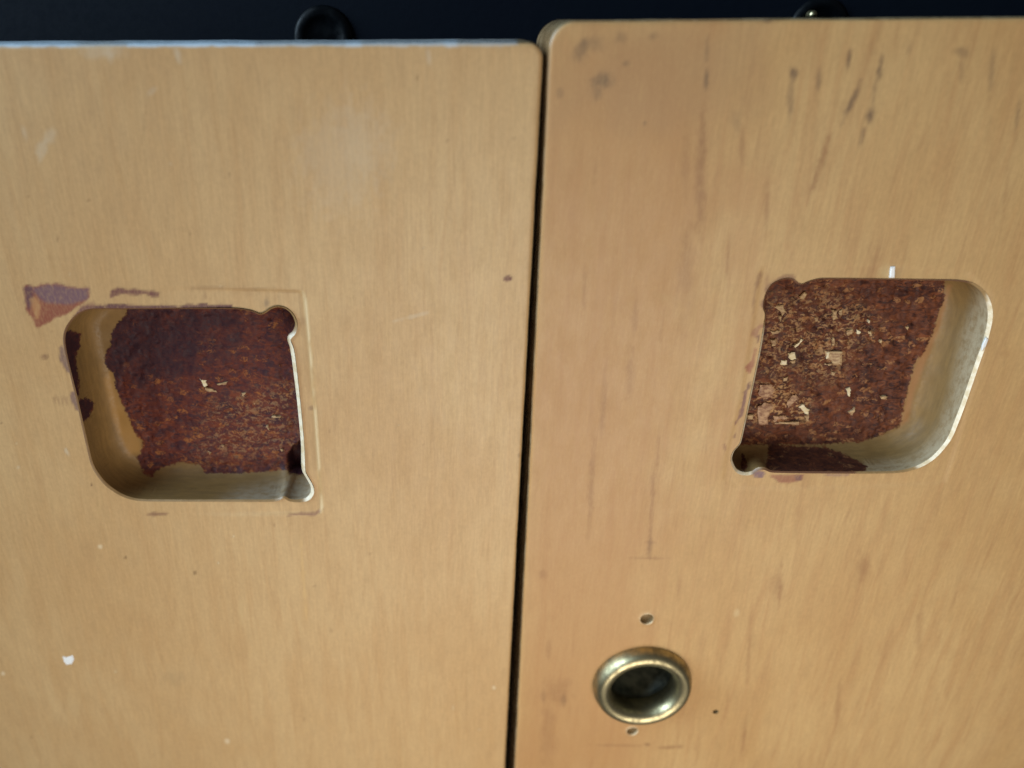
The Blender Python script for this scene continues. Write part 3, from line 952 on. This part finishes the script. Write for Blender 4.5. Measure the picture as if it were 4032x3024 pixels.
flakeL = lambda Q: 0.35 * sstep(-60, 60, sdf(Q, [zl(p) for p in [(1300, 850), (1850, 700), (1890, 1200), (1200, 1200)]]))
recL = recess('recess', doorL, orgL, RIM_L, M_recL, glue_shadeL, paleL, gloomL, rimL, flakeL, 3, 1.5, lambda Q: 5.0 * sstep(-4, 12, sdf(Q, BORE)))
recL['label'] = 'recess with smooth purple-brown glue stain and dark patches on its left wall'
chips(recL, orgL, [([(1235, 695), (1280, 700), (1290, 740), (1275, 750)], 1), ([(1270, 745), (1340, 765), (1350, 780), (1290, 775)], 0),
                   ([(1350, 725), (1415, 712), (1405, 728), (1365, 738)], 0), ([(1505, 785), (1528, 780), (1520, 805), (1508, 802)], 0),
                   ([(1565, 850), (1600, 838), (1585, 862)], 0), ([(1375, 1105), (1400, 1110), (1390, 1125)], 0),
                   ([(1295, 1145), (1315, 1155), (1305, 1168)], 0), ([(1690, 930), (1750, 925), (1745, 936), (1700, 940)], 0),
                   ([(1650, 990), (1672, 975), (1682, 1015), (1665, 1005)], 0), ([(1740, 1130), (1765, 1138), (1750, 1150)], 0)], DEPTH, (M_chip, M_chip2, M_chip3), zl, 4)


def fleck(parent, org, pts, hgt=0.12):
    q = np.array([unproj(*p) for p in pts])
    if loop_area(q) < 0: q = q[::-1]
    c = q.mean(0); m = len(q); v = []
    for s, y in ((1.0, 0.08), (0.96, -hgt * 0.7), (0.7, -hgt)):
        for p in q:
            w = c + (p - c) * s
            v.append((w[0], y, w[1]))
    f = [[a * m + i, a * m + (i + 1) % m, (a + 1) * m + (i + 1) % m, (a + 1) * m + i] for a in range(2) for i in range(m)]
    f.append([2 * m + i for i in range(m)])
    return make('paint_fleck', v, f, [M_white], parent, org, None, False)


fleck(doorL, orgL, [(246, 2582), (262, 2588), (288, 2580), (293, 2596), (284, 2614), (262, 2617), (252, 2604)])

# ================================================================== RIGHT DOOR
edgeR = edge_line((2158, 271), (2026, 3024))
topR = top_line((2330, 80), (4032, 66))
orgR = (110.0, 9.0, -300.0)
doorR = empty('cabinet_door', orgR)
doorR['label'] = 'right wooden cabinet door, streaked, with a brass lock ring below its recess'
doorR['category'] = 'cabinet door'
doorR['group'] = 'pair of wooden cabinet doors'

rc = unproj(2526, 2690)
RING_R = 13.0
holeA = unproj(2547, 2437); holeB = unproj(2489, 2878); holeC = unproj(2818, 2803)
RAD_A, RAD_B, RAD_C = 1.75, 1.55, 0.8
ring_cut = circle(rc, RING_R - 1.6, 64)
REB_R = [unproj(*zr(p)) for p in [(415, 125), (450, 112), (900, 112), (1340, 118), (1800, 150), (1960, 300), (1940, 600), (1650, 1560), (1000, 1600), (260, 1600), (160, 1540), (180, 1380),
                                  (280, 1000), (350, 560)]]


def dimple_right(P):
    d = np.zeros(len(P))
    k = (P[:, 0] > 55) & (P[:, 0] < 135) & (P[:, 1] < -45) & (P[:, 1] > -120)
    d[k] = 0.12 * sstep(-0.3, 0.8, sdf(P[k], REB_R))
    # slight lift of the fibres round the two screw holes
    for c, r in ((holeA, RAD_A), (holeB, RAD_B)):
        q = np.hypot(P[:, 0] - c[0], P[:, 1] - c[1])
        d -= 0.14 * np.exp(-((q - r) / 0.5) ** 2)
    return d + (N2(P[:, 0] * 0.05, P[:, 1] * 0.03) - 0.5) * 0.10


panelR = door_panel(1, doorR, orgR, edgeR, topR, 3.6, [RIM_R, ring_cut, circle(holeA, RAD_A, 26), circle(holeB, RAD_B, 26), circle(holeC, RAD_C, 16)],
                    marks_right, M_right, dimple_right)

GR_MAIN = [zr(p) for p in [(430, 170), (700, 180), (1645, 170), (1640, 330), (1600, 430), (1565, 560), (1505, 690), (1440, 760), (1405, 900), (1370, 1050), (1345, 1180),
                           (1200, 1250), (1090, 1285), (800, 1305), (300, 1305), (200, 1290), (300, 900), (400, 500)]]
GR_BOT = [zr(p) for p in [(470, 1300), (620, 1310), (860, 1325), (970, 1365), (1040, 1400), (1130, 1445), (1110, 1490), (1060, 1520), (440, 1520)]]
GR_LOBE = [zr(p) for p in [(290, 1360), (330, 1400), (320, 1480), (280, 1490), (285, 1420)]]
GR_STR = [zr(p) for p in [(1440, 830), (1465, 850), (1500, 860), (1480, 910), (1445, 910)]]
glueR = poly_field([GR_MAIN, GR_BOT, GR_LOBE], 20.0)
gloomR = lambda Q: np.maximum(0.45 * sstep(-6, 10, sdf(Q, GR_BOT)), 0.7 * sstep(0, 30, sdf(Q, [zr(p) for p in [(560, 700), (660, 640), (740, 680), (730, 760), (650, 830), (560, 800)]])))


def paleR(Q, pv):
    # window light on the outer wall, painted grey-white near the lip
    a = sdf(Q, [zr(p) for p in [(1890, 230), (2000, 230), (2000, 600), (1700, 1500), (1060, 1540), (1120, 1450), (1420, 1400), (1580, 1260), (1680, 1000), (1760, 600), (1850, 330)]])
    b = sdf(Q, [zr(p) for p in [(1660, 230), (1690, 240), (1600, 560), (1530, 720), (1440, 960), (1400, 1150), (1340, 1190), (1400, 900), (1450, 740), (1560, 560)]])
    return 0.8 * sstep(-40, 40, a), 0.8 * sstep(-10, 14, b)


def rimR(px, py):
    Q = np.stack([px, py], 1)
    a = sdf(Q, [zr(p) for p in [(380, 480), (400, 200), (560, 140), (700, 180), (1640, 160), (1860, 160), (1800, 240), (700, 260), (480, 300), (450, 470)]])
    b = sdf(Q, [zr(p) for p in [(360, 1460), (1050, 1470), (1050, 1530), (350, 1540)]])
    c = N1.fbm(Q[:, 0] * .03, Q[:, 1] * .03) - 0.5
    e = sdf(Q, [zr(p) for p in [(1930, 260), (2000, 260), (1980, 600), (1720, 1300), (1500, 1490), (1440, 1440), (1620, 1300), (1900, 560)]])  # right arris: bare wood, painted whiter where window light catches it
    g = sdf(Q, [zr(p) for p in [(420, 520), (460, 520), (330, 1180), (290, 1320), (420, 1460), (380, 1530), (180, 1530), (190, 1340)]])
    return (np.clip(np.maximum(sstep(-15, 15, a + 30 * c), sstep(-10, 10, b)) * 0.85, 0, 1),
            np.maximum(sstep(-10, 10, e), 0.8 * sstep(-10, 10, g + 25 * c)))


flakeR = lambda Q: np.maximum(sstep(-30, 40, sdf(Q, [zr(p) for p in [(380, 880), (560, 860), (760, 1000), (720, 1160), (330, 1180)]])),
                              0.65 * sstep(-60, 60, sdf(Q, [zr(p) for p in [(440, 340), (900, 300), (1180, 480), (900, 880), (420, 860)]])))
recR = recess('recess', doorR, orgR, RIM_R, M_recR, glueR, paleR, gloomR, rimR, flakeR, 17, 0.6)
recR['label'] = 'recess with rough flaky brown floor full of pale chips and a greyish right wall'
chips(recR, orgR, [([(588, 690), (640, 685), (650, 735), (610, 742)], 1), ([(545, 745), (580, 738), (592, 768), (550, 775)], 1), ([(612, 745), (640, 742), (645, 762), (618, 765)], 0),
                   ([(848, 685), (950, 682), (948, 765), (905, 775), (880, 740), (850, 735)], 0), ([(850, 685), (905, 688), (880, 720), (850, 735)], 1), ([(832, 768), (900, 755), (870, 775)], 0),
                   ([(635, 645), (682, 598), (692, 605), (650, 655)], 1), ([(500, 380), (560, 375), (580, 420), (560, 440), (530, 400)], 0), ([(525, 440), (552, 450), (540, 485)], 0),
                   ([(675, 310), (705, 285), (722, 300), (700, 335), (678, 335)], 0), ([(885, 400), (915, 410), (925, 460), (900, 470)], 0), ([(940, 410), (960, 400), (950, 440), (935, 445)], 0),
                   ([(980, 545), (1022, 530), (1022, 570), (985, 575)], 0), ([(1055, 535), (1080, 550), (1072, 570), (1058, 562)], 1), ([(1125, 470), (1145, 475), (1138, 492), (1124, 488)], 1),
                   ([(1130, 550), (1155, 545), (1158, 575), (1138, 582)], 0), ([(1205, 600), (1220, 602), (1218, 632), (1206, 625)], 0), ([(560, 858), (600, 850), (590, 872), (570, 878)], 0),
                   ([(410, 905), (480, 900), (520, 940), (490, 985), (440, 1000), (395, 960)], 2), ([(395, 1050), (450, 1020), (505, 1040), (470, 1090), (455, 1165), (395, 1165)], 2),
                   ([(500, 1115), (575, 1105), (580, 1125), (520, 1130), (500, 1150)], 2), ([(540, 1150), (665, 1145), (662, 1170), (505, 1168)], 0), ([(620, 985), (655, 970), (670, 1000), (620, 1030), (595, 1060), (590, 1020)], 2),
                   ([(668, 1045), (700, 1035), (735, 1075), (728, 1105), (705, 1095)], 1), ([(705, 1110), (730, 1100), (738, 1150), (718, 1150)], 0), ([(985, 930), (1012, 922), (1010, 965), (998, 985), (988, 955)], 1),
                   ([(325, 1105), (365, 1095), (360, 1130), (330, 1135)], 0), ([(480, 545), (545, 540), (535, 565), (495, 570)], 0), ([(485, 600), (510, 600), (515, 640), (490, 645)], 0),
                   ([(880, 600), (905, 590), (910, 640), (892, 645)], 0), ([(1000, 1085), (1040, 1050), (1045, 1070), (1020, 1105)], 0), ([(770, 455), (800, 450), (795, 485), (775, 480)], 0),
                   ([(1205, 975), (1255, 985), (1250, 1005), (1212, 998)], 0), ([(1375, 520), (1400, 515), (1395, 540)], 0), ([(880, 815), (910, 820), (905, 842), (885, 835)], 0)],
      DEPTH - 0.1, (M_chip, M_chip2, M_chip3), zr, 6)
# white chipped fibre standing on the upper lip, and a torn one on the right lip
fleck(doorR, orgR, [zr(p) for p in [(1280, 118), (1308, 116), (1306, 150), (1304, 192), (1272, 192), (1276, 150)]], 0.35)
fleck(doorR, orgR, [zr(p) for p in [(1915, 590), (1930, 600), (1912, 650), (1885, 678), (1890, 640)]], 0.25)


def lathe(name, c, prof, k, mat, parent, org, wob=0.0, flip=False):
    """profile of (radius, depth) pairs spun about the y axis through c"""
    v, f = [], []
    for i in range(k):
        t = 2 * math.pi * i / k
        for r, y in prof:
            w = 1 + wob * math.sin(3 * t + y)
            v.append((c[0] + r * w * math.cos(t), y, c[1] + r * w * math.sin(t)))
    m = len(prof)
    for i in range(k):
        j = (i + 1) % k
        for a in range(m - 1):
            q = [i * m + a, j * m + a, j * m + a + 1, i * m + a + 1]
            f.append(q[::-1] if flip else q)
    return make(name, v, f, [mat], parent, org)


# lock ring: rolled brass lip, dark tube with an inner step, plug at the back
tube_r = 4.0
prof = []
RI = RING_R - 2.3
for t in np.linspace(math.radians(-20), math.radians(215), 26):
    prof.append((RI + math.cos(t) * (2.3 if math.cos(t) > 0 else 2.4), -0.4 - 3.4 * math.sin(t)))
rin = prof[-1][0]
prof += [(rin, 3.0), (rin + 0.2, 3.2)]
ring = lathe('lock_ring', rc, prof, 72, M_brass, doorR, orgR, 0.004)
tube = lathe('tube', rc, [(rin + 0.15, 2.6), (rin - 0.1, 4.5), (rin - 0.5, 4.8), (rin - 0.6, 8.0), (rin - 1.6, 8.3), (rin - 1.7, 13.5), (rin - 3.2, 13.8), (0.001, 13.8)], 56, M_tube, ring, orgR)
# driver tongue inside the tube
b = []
for dx, y in ((-1.6, 13.9), (-0.9, 10.5), (0.9, 10.5), (1.6, 13.9)):
    b += [(rc[0] + dx, y, rc[1] - 6.0), (rc[0] + dx * 0.9, y, rc[1] + 6.0)]
make('lock_tongue', b, [[0, 1, 3, 2], [2, 3, 5, 4], [4, 5, 7, 6], [0, 2, 4, 6], [1, 7, 5, 3]], [M_tube], ring, orgR, None, False)

for nm, c, r, dp in (('screw_hole', holeA, RAD_A, 1.7), ('screw_hole', holeB, RAD_B, 1.5), ('nail_hole', holeC, RAD_C, 3.0)):
    h = lathe(nm, c, [(r, -0.12 if nm == 'screw_hole' else 0.0), (r * 0.9, 0.5), (r * 0.86, dp * 0.6), (r * 0.5, dp), (0.001, dp)], 26, M_hole, doorR, orgR)
    if nm == 'screw_hole':
        pr = [(r + 0.32, 0.02), (r + 0.2, -0.14), (r + 0.02, -0.18), (r - 0.1, -0.02), (r - 0.1, 0.35)]
        lathe('torn_rim', c, pr, 26, M_torn, h, orgR)

# ================================================================== BLACK BOARD BEHIND
orgB = (0.0, 40.0, -320.0)
board = empty('backing_board', orgB)
board['label'] = 'black board behind the tops of the two wooden doors, carrying dark round stops'
board['category'] = 'board'


def box(name, x0, x1, y0, y1, z0, z1, mat, parent, org, bev=0.6):
    import bmesh
    bm = bmesh.new()
    vs = [bm.verts.new(((x - org[0]) * MM, (y - org[1]) * MM, (z - org[2]) * MM)) for x in (x0, x1) for y in (y0, y1) for z in (z0, z1)]
    for f in ((0, 1, 3, 2), (4, 6, 7, 5), (0, 4, 5, 1), (2, 3, 7, 6), (0, 2, 6, 4), (1, 5, 7, 3)):
        bm.faces.new([vs[i] for i in f])
    bmesh.ops.bevel(bm, geom=list(bm.edges), offset=bev * MM, segments=2, affect='EDGES')
    bmesh.ops.recalc_face_normals(bm, faces=list(bm.faces))
    me = bpy.data.meshes.new(name); bm.to_mesh(me); bm.free()
    me.materials.append(mat)
    o = bpy.data.objects.new(name, me); C.objects.link(o); o.parent = parent
    return o


box('board_panel', -330, 380, 32, 48, -320, 120, M_black, board, orgB)
for px_, py_ in ((1270, 150), (3235, 118)):
    c = unproj(px_, py_, 30.0)
    st = lathe('rubber_stop', c, [(6.4, 32.2), (6.4, 31.7), (5.9, 31.2), (5.0, 31.0), (4.2, 31.2), (3.8, 31.5), (2.0, 31.6), (0.001, 31.6)], 48, M_rubber, board, orgB)

c = unproj(3206, 58, 29.0)
lathe('glint_pin', c, [(0.9, 31.5), (0.9, 29.6), (0.7, 29.1), (0.001, 28.9)], 16, M_brass, board, orgB)  # brass dome added to give a small bright glint by the right stop

bpy.context.view_layer.update()
